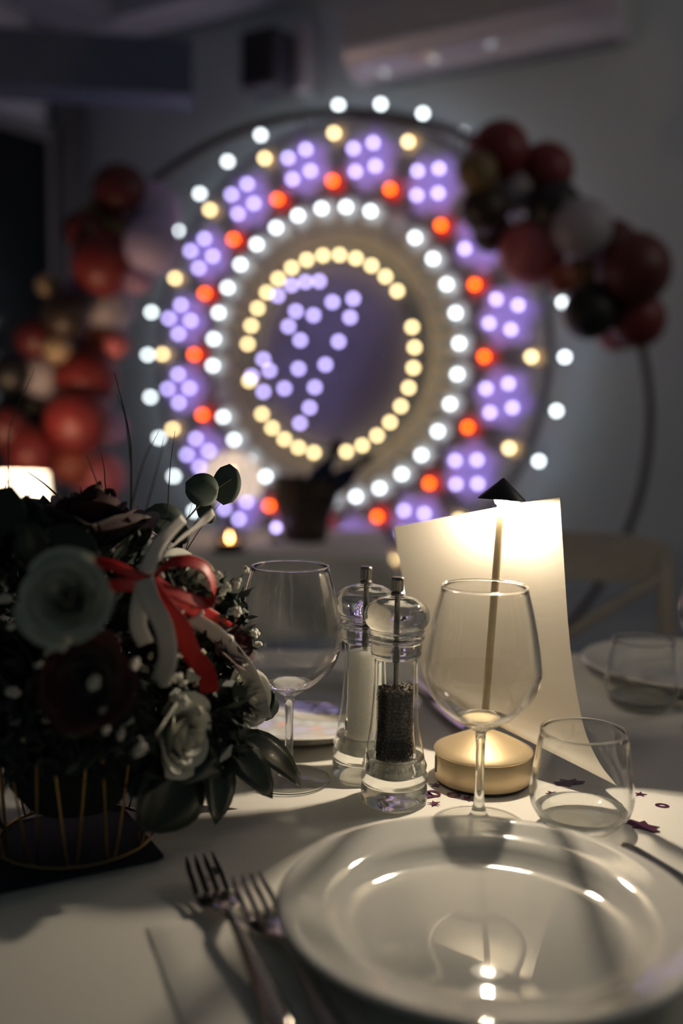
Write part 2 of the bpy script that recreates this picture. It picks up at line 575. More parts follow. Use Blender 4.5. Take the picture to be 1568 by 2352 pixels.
garland(gl, [(275, 440, 112, 'dred'), (352, 485, 118, 'lav'), (350, 565, 112, 'lav'), (246, 512, 112, 'gold'), (190, 530, 80, 'dred'), (238, 605, 132, 'red'),
             (245, 700, 118, 'grey'), (318, 640, 62, 'mauve'), (110, 655, 50, 'cream'), (167, 665, 48, 'mauve'), (150, 725, 95, 'choco'), (197, 772, 66, 'mauve'),
             (132, 800, 60, 'cream'), (80, 775, 84, 'dred'), (238, 795, 84, 'orange'), (270, 790, 50, 'pink'), (100, 865, 98, 'grey'), (200, 870, 128, 'red'), (180, 965, 136, 'red'),
             (60, 935, 112, 'dark'), (68, 1035, 108, 'red'), (170, 1062, 96, 'orange'), (232, 1095, 104, 'pink'), (10, 985, 92, 'dred'), (255, 985, 70, 'mauve'), (20, 860, 80, 'dark')], 3.12)
gr = thing('balloon_garland', 'garland of red, grey and black balloons on the upper right of the hoop', 'balloon garland', (0.75, 3.06, 1.7))
garland(gr, [(1148, 345, 118, 'red'), (1252, 392, 116, 'red'), (1095, 395, 80, 'gold'), (1182, 437, 98, 'grey'), (1272, 478, 112, 'dark'), (1112, 480, 96, 'choco'),
             (1128, 535, 84, 'choco'), (1335, 525, 118, 'grey'), (1222, 578, 140, 'pink'), (1405, 560, 100, 'dred'), (1455, 618, 146, 'dred'), (1345, 625, 92, 'gold'),
             (1355, 716, 112, 'dark'), (1462, 735, 116, 'red'), (1415, 765, 78, 'pink'), (1290, 640, 62, 'orange'), (1110, 345, 70, 'dred')], 3.06)

# ================================================================== FAR TABLE with its things
cloth_m = mat('white_linen', (0.80, 0.77, 0.72), 0.85, var=0.03, scale=20, bump=0.25, bscale=900)
tw = mat('dark_table_wood', (0.07, 0.05, 0.035), 0.5)
def table(label, x0, x1, y0, y1, legs, top=0.742):
    cx, cy = (x0 + x1) / 2, (y0 + y1) / 2
    t = thing('dining_table', label, 'table', (cx, cy, 0))
    MB().box((0, 0, top - 0.016), (x1 - x0, y1 - y0, 0.03)).build('tabletop', tw, t, bevel=0.004)
    for sx in (-1, 1):
        for sy in (-1, 1):
            MB().box((sx * ((x1 - x0) / 2 - 0.08), sy * ((y1 - y0) / 2 - 0.08), (top - 0.032) / 2), (0.06, 0.06, top - 0.032)).build('leg', tw, t, bevel=0.004)
    return t
def drape(name, label, x0, x1, y0, y1, ztop, drop, wr=0.0, nx=80, ny=60):
    cx, cy = (x0 + x1) / 2, (y0 + y1) / 2
    hx, hy = (x1 - x0) / 2 + 0.006, (y1 - y0) / 2 + 0.006
    rows = []
    for i in range(nx + 1):
        u = -(hx + drop) + 2 * (hx + drop) * i / nx
        row = []
        for j in range(ny + 1):
            v = -(hy + drop) + 2 * (hy + drop) * j / ny
            ox, oy = max(0, abs(u) - hx), max(0, abs(v) - hy)
            x = math.copysign(min(abs(u), hx), u); y = math.copysign(min(abs(v), hy), v)
            d = max(ox, oy)
            rip = 0.018 * math.sin((u + v) * 26) * min(1, d / 0.15) + 0.03 * min(1, d / 0.2)
            if ox > 0: x += math.copysign(rip + 0.004, u)
            if oy > 0: y += math.copysign(rip + 0.004, v)
            z = ztop - d
            if d == 0:
                z -= wr * (0.5 + 0.5 * math.sin(x * 19 + 3 * math.sin(y * 7)) * math.cos(y * 15 - x * 6))
            row.append((x, y, z))
        rows.append(row)
    o = MB().grid(rows).build(name, cloth_m, None, (cx, cy, 0), smooth='all')
    return tag(o, label, 'tablecloth')
table('dark wooden side table under a white cloth below the light rosette', -1.55, 0.115, 2.42, 2.98, 4)
drape('tablecloth', 'white cloth draped over the far side table', -1.55, 0.115, 2.42, 2.98, 0.7455, 0.20)
# ice bucket
bp_ = on(700, 1238); bp_.z = 0.746
YB = bp_.y
buck = thing('ice_bucket', 'dark brown flared wine bucket on the far side table', 'bucket', bp_)
wk = mat('dark_brown_lacquer', (0.035, 0.025, 0.018), 0.4)
k_ = YB / FPX
b = MB().lathe([(0.0001, 0), (48 * k_, 0), (50 * k_, 0.004), (58 * k_, 55 * k_), (76 * k_, 100 * k_), (80 * k_, 140 * k_), (83 * k_, 143 * k_), (80 * k_, 146 * k_), (74 * k_, 140 * k_), (70 * k_, 100 * k_), (50 * k_, 12 * k_), (0.0001, 10 * k_)], 40)
b.build('vessel', wk, buck)
for z_, r_ in ((40 * k_, 56.5 * k_), (120 * k_, 79.5 * k_)):
    MB().tube([(r_ * math.cos(2 * PI * q / 40), r_ * math.sin(2 * PI * q / 40), z_) for q in range(40)], 0.004, 6, closed=True).build('band', mat('brown_band', (0.10, 0.06, 0.035), 0.4), buck)
def bottle(name, label, p, dirv, m, length):
    k = length / 0.309
    b = MB().lathe([(r_ * k, z_ * k) for r_, z_ in [(0.0001, 0), (0.036, 0), (0.038, 0.004), (0.038, 0.17), (0.034, 0.20), (0.017, 0.235), (0.0145, 0.25), (0.0145, 0.295), (0.0165, 0.297), (0.0165, 0.307), (0.0001, 0.308)]], 24)
    t = thing(name, label, 'bottle', p)
    t.rotation_euler = Vector(dirv).to_track_quat('Z', 'Y').to_euler()
    b.build('glass_body', m, t)
    MB().lathe([(r_ * k, z_ * k) for r_, z_ in [(0.0152, 0.262), (0.0160, 0.262), (0.0174, 0.300), (0.0172, 0.310), (0.0001, 0.311)]], 20).build('foil', mat('black_foil', (0.012, 0.012, 0.014), 0.35), t)
navy = mat('navy_bottle_glass', (0.012, 0.022, 0.060), 0.15)
t1, t2 = at(780, 1012, YB - 0.01), at(852, 1046, YB - 0.035)
for lab, tip, foot in (('navy wine bottle leaning steeply out of the dark bucket', t1, bp_ + Vector((-0.028, 0.02, 0.035))), ('dark wine bottle lying low over the bucket rim towards the menu card', t2, None)):
    if foot is None:
        foot = bp_ + Vector((0.0, -0.012, 0.085))
    dv = (tip - foot).normalized()
    bottle('wine_bottle', lab, foot, dv, navy, (tip - foot).length)
# bubble lamp
bl = on(532, 1232); bl.z = 0.746
k_ = bl.y / FPX
lamp2 = thing('bubble_lamp', 'glowing dome lamp of clustered glass bubbles behind the eucalyptus leaves', 'lamp', bl)
gl_em = mat('lit_bubble_glass', (0.8, 0.7, 0.6), 0.2, emis=(1.0, 0.82, 0.68), estr=0.5)
bub = MB().ball((0, 0, 0), 0.0155, 10, 7).data('glass_bubble', gl_em)
zc, Rr = 130 * k_, 62 * k_
cnt = 0
for j in range(6):
    a = PI * (0.06 + 0.115 * j)
    m_ = max(1, int(2 * PI * math.sin(a) * Rr / 0.024))
    for i in range(m_):
        f_ = 2 * PI * (i + 0.5 * (j % 2)) / m_
        o = link('glass_bubble', bub, lamp2, (Rr * math.sin(a) * math.cos(f_), Rr * math.sin(a) * math.sin(f_), zc + Rr * math.cos(a)))
        s_ = 0.8 + 0.35 * random.random(); o.scale = (s_, s_, s_)
MB().lathe([(0.0001, 0.0), (0.052, 0.0), (0.054, 0.006), (0.02, 0.016), (0.010, 0.03), (0.010, zc), (0.03, zc + 0.01), (0.0001, zc + 0.012)], 28).build('stand', mat('smoked_glass_stand', (0.10, 0.09, 0.10), 0.15), lamp2)
MB().ball((0, 0, zc + 0.03), 0.018, 12, 8).build('light_bulb', emit('bubble_lamp_light', (1.0, 0.66, 0.38), 9.0), lamp2)
# tealight
tl = on(527, 1262); tl.z = 0.746
tea = thing('tealight_holder', 'lit tealight in a low dark holder in front of the bubble lamp', 'candle', tl)
k_ = tl.y / FPX
MB().lathe([(0.0001, 0), (40 * k_, 0), (44 * k_, 0.005), (30 * k_, 0.012), (29 * k_, 0.026), (27 * k_, 0.026), (26 * k_, 0.010), (0.0001, 0.010)], 32).build('holder', mat('dark_holder', (0.02, 0.016, 0.014), 0.4), tea)
MB().lathe([(0.0001, 0.011), (24 * k_, 0.011), (24 * k_, 0.024), (0.0001, 0.022)], 24).build('wax', mat('warm_wax', (0.8, 0.6, 0.4), 0.5, emis=(1.0, 0.45, 0.16), estr=0.5), tea)
MB().lathe([(0.0001, 0.023), (0.004, 0.027), (0.005, 0.032), (0.003, 0.040), (0.0001, 0.048)], 12).build('flame', emit('candle_flame', (1.0, 0.50, 0.16), 22.0), tea)
# small violet fairy light and drum lamp
fl = thing('fairy_light', 'single violet fairy light glowing beside the dark bucket', 'light', Vector((at(634, 1217, YB - 0.05).x, YB - 0.05, 0.746)))
zf = at(634, 1217, YB - 0.05).z - 0.746
MB().lathe([(0.0001, 0), (0.02, 0), (0.02, 0.006), (0.004, 0.010), (0.004, zf), (0.0001, zf)], 14).build('stem', wood, fl)
MB().ball((0, 0, zf + 0.006), 0.008, 10, 8).build('bulb', EM['violet'], fl)
dl = on(20, 1235); dl.z = 0.746
drum = thing('drum_lamp', 'brightly lit white drum table lamp at the left edge behind the bouquet', 'lamp', dl)
MB().lathe([(0.0001, 0), (0.06, 0), (0.06, 0.010), (0.014, 0.018), (0.010, 0.04), (0.010, 0.17), (0.0001, 0.17)], 24).build('stand', wood, drum)
MB().lathe([(0.115, 0.055), (0.105, 0.175), (0.103, 0.175), (0.113, 0.055)], 36, closed=True).build('lamp_shade', mat('lit_linen_shade', (0.8, 0.75, 0.68), 0.8, emis=(1.0, 0.78, 0.54), estr=2.6), drum)
MB().ball((0, 0, 0.125), 0.03, 14, 10).build('light_bulb', emit('drum_lamp_light', (1.0, 0.62, 0.36), 130.0), drum)

# ================================================================== CHAIRS
cw = mat('grey_washed_wood', (0.36, 0.335, 0.30), 0.6, var=0.2, scale=18)
def chair(label, loc, rz, group):
    t = thing('dining_chair', label, 'chair', loc, rz, group)
    H = 0.87
    MB().lathe([(0.0001, 0.44), (0.19, 0.44), (0.21, 0.452), (0.205, 0.468), (0.0001, 0.472)], 32).build('seat', cw, t)
    for s_ in (-1, 1):
        MB().tube([(s_ * 0.19, 0.20, 0.0), (s_ * 0.19, 0.16, 0.45), (s_ * 0.205, 0.17, 0.66), (s_ * 0.195, 0.20, H - 0.03)], [0.016, 0.019, 0.019, 0.016], 10).build('leg', cw, t)
        MB().tube([(s_ * 0.18, -0.17, 0.0), (s_ * 0.155, -0.14, 0.45)], [0.014, 0.018], 10).build('leg', cw, t)
        MB().tube(spline([(s_ * 0.19, 0.165, 0.50), (0, 0.195, 0.66), (-s_ * 0.19, 0.185, 0.80)], 12), 0.012, 8).build('cross_brace', cw, t)
    rows = []
    for i in range(17):
        x = -0.205 + 0.41 * i / 16
        y = 0.205 + 0.035 * (1 - (x / 0.205) ** 2)
        e = 0.014 * (abs(x) / 0.205) ** 6
        rows.append([(x, y - 0.010, H - 0.09 + e), (x, y + 0.010, H - 0.09 + e), (x, y + 0.010, H - e), (x, y - 0.010, H - e)])
    tr = MB().grid(rows, closed_v=True)
    tr.f += [(0, 1, 2, 3), (64, 67, 66, 65)]
    tr.build('top_rail', cw, t)
    return t
chair('grey wooden cross-back chair at the right, behind the empty tumbler', (0.355, 1.66, 0), rad(-14), None)

# ================================================================== DINING TABLE
table('dark wooden dining table under the set white cloth', -0.78, 0.98, 0.14, 1.40, 4)
drape('tablecloth', 'white tablecloth on the dining table in the foreground', -0.78, 0.98, 0.14, 1.40, 0.7495, 0.28, 0.0011, 170, 130)
TZ = 0.7495

# ---- plates
porc = mat('glossy_white_porcelain', (0.70, 0.69, 0.66), 0.035, var=0.01, coat=0.0, spec=0.6)
def plate_mesh(R=0.136):
    k = R / 0.136
    p = [(0.0001, 0.0085), (0.015, 0.0084), (0.030, 0.0081), (0.045, 0.0076), (0.060, 0.0069), (0.072, 0.0062), (0.083, 0.0062), (0.0920, 0.0084), (0.0985, 0.0122), (0.1030, 0.0158), (0.108, 0.0182), (0.115, 0.0202), (0.122, 0.0224), (0.130, 0.0250), (0.1338, 0.0256), (0.136, 0.0246), (0.1350, 0.0228),
         (0.118, 0.0170), (0.105, 0.0125), (0.092, 0.0030), (0.082, 0.0006), (0.076, 0.0), (0.073, 0.0008), (0.0001, 0.0010)]
    return MB().lathe(sm([(r * k, z * k) for r, z in p], 4), 128).data('plate', porc, smooth='all')
pm = plate_mesh()
tag(link('dinner_plate', pm, None, (0.098, 0.617, TZ)), 'large glossy white plate in the foreground, nearest the camera', 'plate')
tag(link('dinner_plate', pm, None, (-0.046, 1.068, TZ)), 'white plate on the far side behind the left wine glass', 'plate')
tag(link('dinner_plate', pm, None, (0.452, 1.262, TZ)), 'dim white plate at the right edge behind the far tumbler', 'plate')

# ---- glassware
thin = thin_glass('clear_thin_glass')
thick = solid_glass('clear_solid_glass', 1.47, see=0.12)
def circle3(r, z, n):
    return [(r * math.cos(2 * PI * k / n), r * math.sin(2 * PI * k / n), z) for k in range(n)]
def wine_glass(label, loc, group):
    t = thing('wine_glass', label, 'wine glass', loc, 0, group)
    MB().lathe(shell([(0.0225, 0.0905), (0.0365, 0.1030), (0.0441, 0.1152), (0.0474, 0.1270), (0.0472, 0.1360), (0.0450, 0.1520), (0.0405, 0.1760), (0.0348, 0.1985)], 0.0011), 96, closed=True).build('bowl', thin, t, smooth='all')
    MB().lathe([(0.0001, 0.0788), (0.0042, 0.0790), (0.0062, 0.0806), (0.0110, 0.0836), (0.0225, 0.0905), (0.0215, 0.0918), (0.0160, 0.0896), (0.0095, 0.0876), (0.0001, 0.0866)], 96).build('bowl_base', thick, t, smooth='all')
    MB().tube(circle3(0.03422, 0.1993, 96), 0.00085, 8, closed=True).build('rim', thick, t, smooth='all')
    MB().lathe([(0.0001, 0.0786), (0.0044, 0.0785), (0.0040, 0.0700), (0.0036, 0.0520), (0.0038, 0.0300), (0.0048, 0.0180), (0.0072, 0.0098), (0.0110, 0.0061), (0.0001, 0.0060)], 32).build('stem', thick, t, smooth='all')
    MB().lathe([(0.0001, 0.0058), (0.0120, 0.0056), (0.0240, 0.0036), (0.0360, 0.0022), (0.0368, 0.0020), (0.0368, 0.0004), (0.0355, 0.0), (0.012, 0.0010), (0.0001, 0.0012)], 64).build('foot', thin, t, smooth='all')
    MB().tube(circle3(0.0374, 0.0013, 96), 0.0011, 8, closed=True).build('foot_rim', thick, t, smooth='all')
    return t
wg = wine_glass('clear empty wine glass in front of the menu card and lamp', (0.116, 0.792, TZ + 0.0002), 'wine glasses')
dup(wg, (-0.0455, 0.889, TZ + 0.0002), 0, 'clear empty wine glass between the bouquet and the salt mill')
dup(wg, (0.411, 1.05, TZ + 0.0002), 0, 'wine glass cut off by the right edge of the picture')
tum_m = thin_glass('clear_tumbler_glass', edge=(0.80, 0.83, 0.81))
def tumbler(label, loc, group):
    t = thing('tumbler', label, 'glass', loc, 0, group)
    MB().lathe(shell([(0.0385, 0.0137), (0.0410, 0.0190), (0.0423, 0.0270), (0.0415, 0.0380), (0.0385, 0.0590), (0.0349, 0.0804)], 0.0014), 96, closed=True).build('wall', tum_m, t, smooth='all')
    MB().lathe([(0.0001, 0.0006), (0.022, 0.0), (0.0265, 0.0008), (0.0330, 0.0065), (0.0385, 0.0137), (0.0372, 0.0155), (0.0330, 0.0118), (0.0280, 0.0096), (0.020, 0.0086), (0.0001, 0.0082)], 96).build('base', thick, t, smooth='all')
    MB().tube(circle3(0.03425, 0.0812, 96), 0.0010, 8, closed=True).build('rim', thick, t, smooth='all')
    return t
tb = tumbler('empty clear tumbler beside the gold lamp base, near the large plate', (0.2, 0.792, TZ + 0.0002), 'tumblers')
dup(tb, (0.351, 1.132, TZ + 0.0002), 0, 'empty tumbler standing in the dim background at the right')
dup(tb, (-0.118, 0.925, TZ + 0.0002), 0, 'tumbler mostly hidden behind the bouquet leaves, left of the wine glass')

# ---- mills
acr = solid_glass('clear_acrylic', 1.49, see=0.12)
acr_t = thin_glass('clear_acrylic_wall', tint=(0.985, 0.99, 0.98), edge=(0.74, 0.76, 0.74), f0=0.045)
steel = mat('dark_polished_steel', (0.30, 0.28, 0.26), 0.22, metal=1.0)
def mill(label, name, loc, fill):
    t = thing(name, label, 'mill', loc, 0, 'salt and pepper mills')
    # solid foot with its rings
    MB().lathe([(0.0001, 0.002), (0.024, 0.0), (0.0287, 0.0008), (0.0292, 0.003), (0.0290, 0.0130), (0.0284, 0.0158), (0.0272, 0.0168), (0.0286, 0.0182), (0.0295, 0.0215), (0.0290, 0.0250), (0.0275, 0.0270), (0.0272, 0.0285), (0.0282, 0.0302),
                (0.0284, 0.0330), (0.0268, 0.0365), (0.0262, 0.0385), (0.0262, 0.0400), (0.0190, 0.0400), (0.0175, 0.0230), (0.0150, 0.0215), (0.0001, 0.0215)], 64).build('foot', acr, t, smooth='all')
    # tapering tube
    MB().lathe([(0.0262, 0.0400), (0.0250, 0.0460), (0.0232, 0.0560), (0.0214, 0.0700), (0.0198, 0.0900), (0.0190, 0.1080), (0.0188, 0.1200), (0.0190, 0.1270), (0.0165, 0.1270), (0.0163, 0.1200), (0.0165, 0.0900), (0.0168, 0.0600), (0.0190, 0.0400)], 64, closed=True).build('tube', acr_t, t, smooth='all')
    # collar
    MB().lathe([(0.0165, 0.1272), (0.0192, 0.1272), (0.0215, 0.1290), (0.0221, 0.1320), (0.0222, 0.1420), (0.0228, 0.1432), (0.0240, 0.1445), (0.0243, 0.1462), (0.0236, 0.1478), (0.0226, 0.1484), (0.0001, 0.1484), (0.0001, 0.1450), (0.0150, 0.1440), (0.0162, 0.1400)], 64).build('collar', acr, t, smooth='all')
    # turning head
    MB().lathe([(0.0001, 0.1488), (0.0222, 0.1488), (0.0238, 0.1500), (0.0242, 0.1518), (0.0236, 0.1532), (0.0240, 0.1542), (0.0268, 0.1572), (0.0284, 0.1615), (0.0285, 0.1650), (0.0274, 0.1695), (0.0248, 0.1735), (0.0205, 0.1768), (0.0150, 0.1792), (0.0095, 0.1805), (0.0070, 0.1810), (0.0001, 0.1812)], 64).build('head', acr, t, smooth='all')
    MB().lathe([(0.0001, 0.0218), (0.0022, 0.0218), (0.0022, 0.1480), (0.0001, 0.1480)], 12).build('spindle', steel, t)
    MB().lathe([(0.0001, 0.1490), (0.0019, 0.1490), (0.0019, 0.1814), (0.0001, 0.1814)], 12).build('head_spindle', steel, t)
    kn = MB()
    n_ = 40
    rows = []
    for q in range(n_):
        a = 2 * PI * q / n_
        g = 0.00025 if q % 2 else 0
        rows.append([(r_ * math.cos(a), r_ * math.sin(a), z_) for r_, z_ in ((0.0001, 0.1813), (0.0056, 0.1815), (0.0058, 0.1835), (0.0045, 0.1850), (0.0053 - g, 0.1866), (0.0053 - g, 0.1935), (0.0056, 0.1942), (0.0056, 0.1966), (0.0049, 0.1976), (0.0001, 0.1977))])
    kn.grid(rows, closed_u=True).build('knob', steel, t)
    rnd = random.Random(3)
    if fill == 'pepper':
        b = MB()
        z0, z1, R = 0.0245, 0.098, 0.0150
        for j in range(23):
            z = z0 + 0.0033 * j
            for i in range(26):
                a = 2 * PI * (i + 0.5 * (j % 2)) / 26 + rnd.uniform(-.04, .04)
                r_ = R - rnd.uniform(0, 0.0006)
                b.ball((r_ * math.cos(a), r_ * math.sin(a), z + rnd.uniform(-.0006, .0006)), rnd.uniform(0.0017, 0.0020), 8, 6)
        for i in range(110):
            a = rnd.uniform(0, 2 * PI); r_ = R * math.sqrt(rnd.uniform(0.04, 1))
            b.ball((r_ * math.cos(a), r_ * math.sin(a), z1 + rnd.uniform(-0.001, 0.002)), rnd.uniform(0.0017, 0.0021), 8, 6)
        b.lathe([(0.0001, 0.0222), (0.0144, 0.0225), (0.0144, 0.096), (0.0001, 0.097)], 24)
        b.build('peppercorns', mat('black_peppercorn', (0.060, 0.042, 0.030), 0.55, var=0.6, scale=400, bump=0.5, bscale=900), t, smooth='all')['kind'] = 'stuff'
    else:
        rows = []
        for q in range(56):
            a = 2 * PI * q / 56
            rr = [(0.0001, 0.0222), (0.0150, 0.0225)] + [(0.0156, 0.0225 + 0.0955 * i / 20) for i in range(21)]
            row = [(r_ * math.cos(a), r_ * math.sin(a), z_) for r_, z_ in rr]
            for f_ in (0.93, 0.8, 0.6, 0.4, 0.2, 0.01):
                row.append((0.0156 * f_ * math.cos(a), 0.0156 * f_ * math.sin(a), 0.1185 + rnd.uniform(-0.0008, 0.0012) + 0.001 * math.sin(a * 2)))
            rows.append(row)
        MB().grid(rows, closed_u=True).build('salt', mat('coarse_white_salt', (0.97, 0.95, 0.91), 0.7, var=0.06, scale=300, bump=0.8, bscale=700, trans=0.035), t, smooth='all')['kind'] = 'stuff'
    return t
mill('clear acrylic pepper mill filled with black peppercorns, in focus', 'pepper_mill', (0.049, 0.845, TZ + 0.0002), 'pepper')
mill('clear acrylic mill of coarse white salt behind the pepper mill', 'salt_mill', (0.0235, 0.904, TZ + 0.0002), 'salt')

# ---- table lamp
LB = Vector((0.134, 0.897, TZ + 0.0002))
gold = mat('brushed_gold_metal', (0.66, 0.52, 0.32), 0.50, metal=0.6, var=0.05, scale=80)
blk = mat('matt_black_metal', (0.018, 0.019, 0.019), 0.42, var=0.1)
tl_ = thing('table_lamp', 'slim gold cordless table lamp with a small black cone shade, lit', 'lamp', LB)
MB().lathe([(0.0001, 0.0), (0.0425, 0.0), (0.0430, 0.0015), (0.0430, 0.0025), (0.0001, 0.0025)], 64).build('rubber_foot', blk, tl_)
MB().lathe([(0.0001, 0.0026), (0.0436, 0.0026), (0.0442, 0.0034), (0.0442, 0.0262), (0.0436, 0.0270), (0.0001, 0.0270)], 72).build('base', gold, tl_)
MB().lathe([(0.0001, 0.0274), (0.0452, 0.0274), (0.0458, 0.0286), (0.0452, 0.0298), (0.0380, 0.0335), (0.0260, 0.0395), (0.0140, 0.0448), (0.0060, 0.0476), (0.0001, 0.0480)], 72).build('cap', gold, tl_)
MB().box((-0.0440, -0.004, 0.016), (0.0016, 0.006, 0.014)).build('charging_slot', blk, tl_, smooth=False)
top = Vector((0.147, 0.912, 1.009)) - LB
p0 = Vector((0, 0, 0.045))
ax = (top - p0).normalized()
MB().tube([p0, top + ax * 0.004], 0.0036, 16).build('pole', gold, tl_)
sh = link('shade', MB().lathe([(0.0001, 0.0205), (0.0012, 0.0202), (0.0222, 0.0010), (0.0225, 0.0), (0.0219, 0.0002), (0.0207, 0.0012), (0.0020, 0.0180), (0.0001, 0.0182)], 64).data('shade', blk), tl_)
frame(sh, top, ax.orthogonal(), ax)
led = link('led_dome', MB().lathe([(0.0038, 0.0022), (0.0066, 0.0022), (0.0065, -0.0004), (0.0060, -0.0022), (0.0051, -0.0036), (0.0038, -0.0044)], 40, closed=True).data('led_dome', emit('warm_led', (1.0, 0.84, 0.62), LAMP_L)), tl_)
frame(led, top, ax.orthogonal(), ax)

# ---- menu card: a curling sheet resting on the lamp base
paper = mat('cream_menu_paper', (0.50, 0.455, 0.385), 0.75, var=0.03, scale=8, bump=0.03, bscale=220)
Lp = spline([at(905, 1210, 0.985), at(914, 1275, 0.985), at(927, 1345, 0.984), at(944, 1440, 0.982), at(966, 1530, 0.978), at(984, 1572, 0.973), at(1000, 1594, 0.971)], 30)
Rp = spline([at(1285, 1140, 0.892), at(1294, 1280, 0.894), at(1304, 1430, 0.895), at(1318, 1555, 0.892), at(1342, 1675, 0.883), at(1375, 1750, 0.868), at(1416, 1804, 0.843)], 30)
rows = []
for i in range(31):
    a, b_ = Lp[i], Rp[i]
    row = []
    for j in range(25):
        u = j / 24
        p = a.lerp(b_, u)
        bow = math.sin(PI * u)
        p = p + Vector((0.0, 0.002, 0)) * bow * (1 - 0.5 * i / 30)
        # the lower left rolls under
        q = max(0, (i / 30 - 0.8) / 0.2)
        p = p + Vector((0.0, 0.012, -0.004)) * q * q * (1 - u) * u
        row.append(p)
    rows.append(row)
CB = Vector((0.175, 0.90, 0.79))
TH_ = 0.0004
back = []
for i in range(31):
    row = []
    for j in range(25):
        du = rows[i][min(24, j + 1)] - rows[i][max(0, j - 1)]
        dv = rows[min(30, i + 1)][j] - rows[max(0, i - 1)][j]
        nn = du.cross(dv).normalized()
        if nn.y < 0: nn = -nn
        row.append(rows[i][j] + nn * TH_)
    back.append(row)
card = MB().grid(rows).grid(back)
for a_, b_ in ((rows[0], back[0]), (rows[-1], back[-1]), ([q[0] for q in rows], [q[0] for q in back]), ([q[-1] for q in rows], [q[-1] for q in back])):
    card.grid([a_, b_])
card.v = [tuple(Vector(p) - CB) for p in card.v]
cd = card.build('menu_card', paper, None, CB)
tag(cd, 'blank cream sheet of paper standing in a curve behind the gold lamp', 'menu card')

# ---- cutlery
silver = mat('polished_cutlery_steel', (0.52, 0.50, 0.48), 0.16, metal=1.0, var=0.05)
def zprof(y):
    P = [(0, .0125), (.02, .0085), (.045, .0045), (.06, .0042), (.075, .0075), (.095, .0125), (.12, .0105), (.16, .0060), (.205, .0028)]
    for (a, za), (b_, zb) in zip(P, P[1:]):
        if y <= b_:
            t = (y - a) / (b_ - a); t = t * t * (3 - 2 * t)
            return za + (zb - za) * t
    return P[-1][1]
def loft(b, secs):
    """secs: (x, y, z, halfwidth, halfthickness) -> rounded bar"""
    rows = []
    for x, y, z, hw, ht in secs:
        rows.append([(x + hw * math.cos(2 * PI * k / 12), -y, z + ht * math.sin(2 * PI * k / 12)) for k in range(12)])
    o = len(b.v)
    b.grid(rows, closed_v=True)
    b.f.append(tuple(range(o, o + 12)))
    b.f.append(tuple(range(o + (len(secs) - 1) * 12, o + len(secs) * 12)))
def fork_mesh():
    b = MB()
    for k in range(4):
        x1 = (k - 1.5) * 0.0072
        secs = []
        for i in range(9):
            y = 0.050 * i / 8
            x = x1 * (0.88 + 0.12 * min(1, y / 0.02))
            hw = 0.0008 + 0.0013 * min(1, y / 0.012) + 0.0007 * (y / 0.05) ** 3
            secs.append((x, y, zprof(y), hw, 0.0009))
        loft(b, secs)
    secs = []
    for y, hw in ((0.0465, 0.0130), (0.052, 0.0134), (0.060, 0.0131), (0.068, 0.0112), (0.075, 0.0075), (0.082, 0.0048), (0.092, 0.0036), (0.11, 0.0036), (0.14, 0.0048), (0.17, 0.0068), (0.195, 0.0085), (0.203, 0.0072), (0.206, 0.0030)):
        secs.append((0, y, zprof(y), hw, 0.0011 + (0.0006 if y > 0.08 else 0)))
    loft(b, secs)
    return b.data('fork', silver, smooth='all')
fm = fork_mesh()
hm_ = MB()
for k in range(22):
    y = 0.088 + 0.005 * k
    hm_.ball((0, -y, zprof(y) + 0.0016), 0.0016, 8, 5)
hm_d = hm_.data('beading', silver)
def fork(label, tip, tail, dz=0.0, tilt=0.0):
    v = Vector((tail.x - tip.x, tail.y - tip.y, 0)).normalized()
    t = thing('fork', label, 'fork', (tip.x, tip.y, TZ + 0.0004 + dz), math.atan2(v.x, -v.y), 'forks')
    t.rotation_euler.x = tilt
    link('blade', fm, t)
    link('beading', hm_d, t)
    return t
fork('steel fork with long tines, the left one of the two near the bouquet', Vector((-0.1005, 0.697, 0)), Vector((-0.028, 0.505, 0)), 0.0032)
fork('steel fork beside the large plate, the right one of the two', Vector((-0.063, 0.665, 0)), Vector((0.011, 0.475, 0)), 0.0032)
def knife(label, tip, tail, length=0.21, name='table_knife'):
    v = Vector((tail.x - tip.x, tail.y - tip.y, 0)).normalized()
    t = thing(name, label, 'knife', (tip.x, tip.y, TZ + 0.0004), math.atan2(v.x, -v.y), 'knives')
    b = MB()
    loft(b, [(0.002, 0, .004, .0012, .0006), (0.001, 0.004, .004, .0048, .0009), (0, 0.012, .004, .0078, .0011), (0, 0.05, .004, .0094, .0013), (0.001, 0.095, .0045, .0085, .0015), (0.002, 0.108, .0050, .0048, .0026)])
    b.build('blade', silver, t, smooth='all')
    b = MB()
    loft(b, [(0.002, 0.106, .0048, .0046, .0030), (0.002, 0.115, .0048, .0056, .0040), (0.001, 0.16, .0048, .0072, .0044), (0, length - .008, .0048, .0086, .0046), (0, length, .0048, .0050, .0028)])
    b.build('handle', silver, t, smooth='all')
    return t
knife('steel knife at the right of the large plate, its tip towards the tumbler', Vector((0.2225, 0.752, 0)), Vector((0.30, 0.56, 0)))
knife('steel knife lying beside the far plate behind the menu card', Vector((0.135, 1.03, 0)), Vector((0.105, 1.18, 0)))
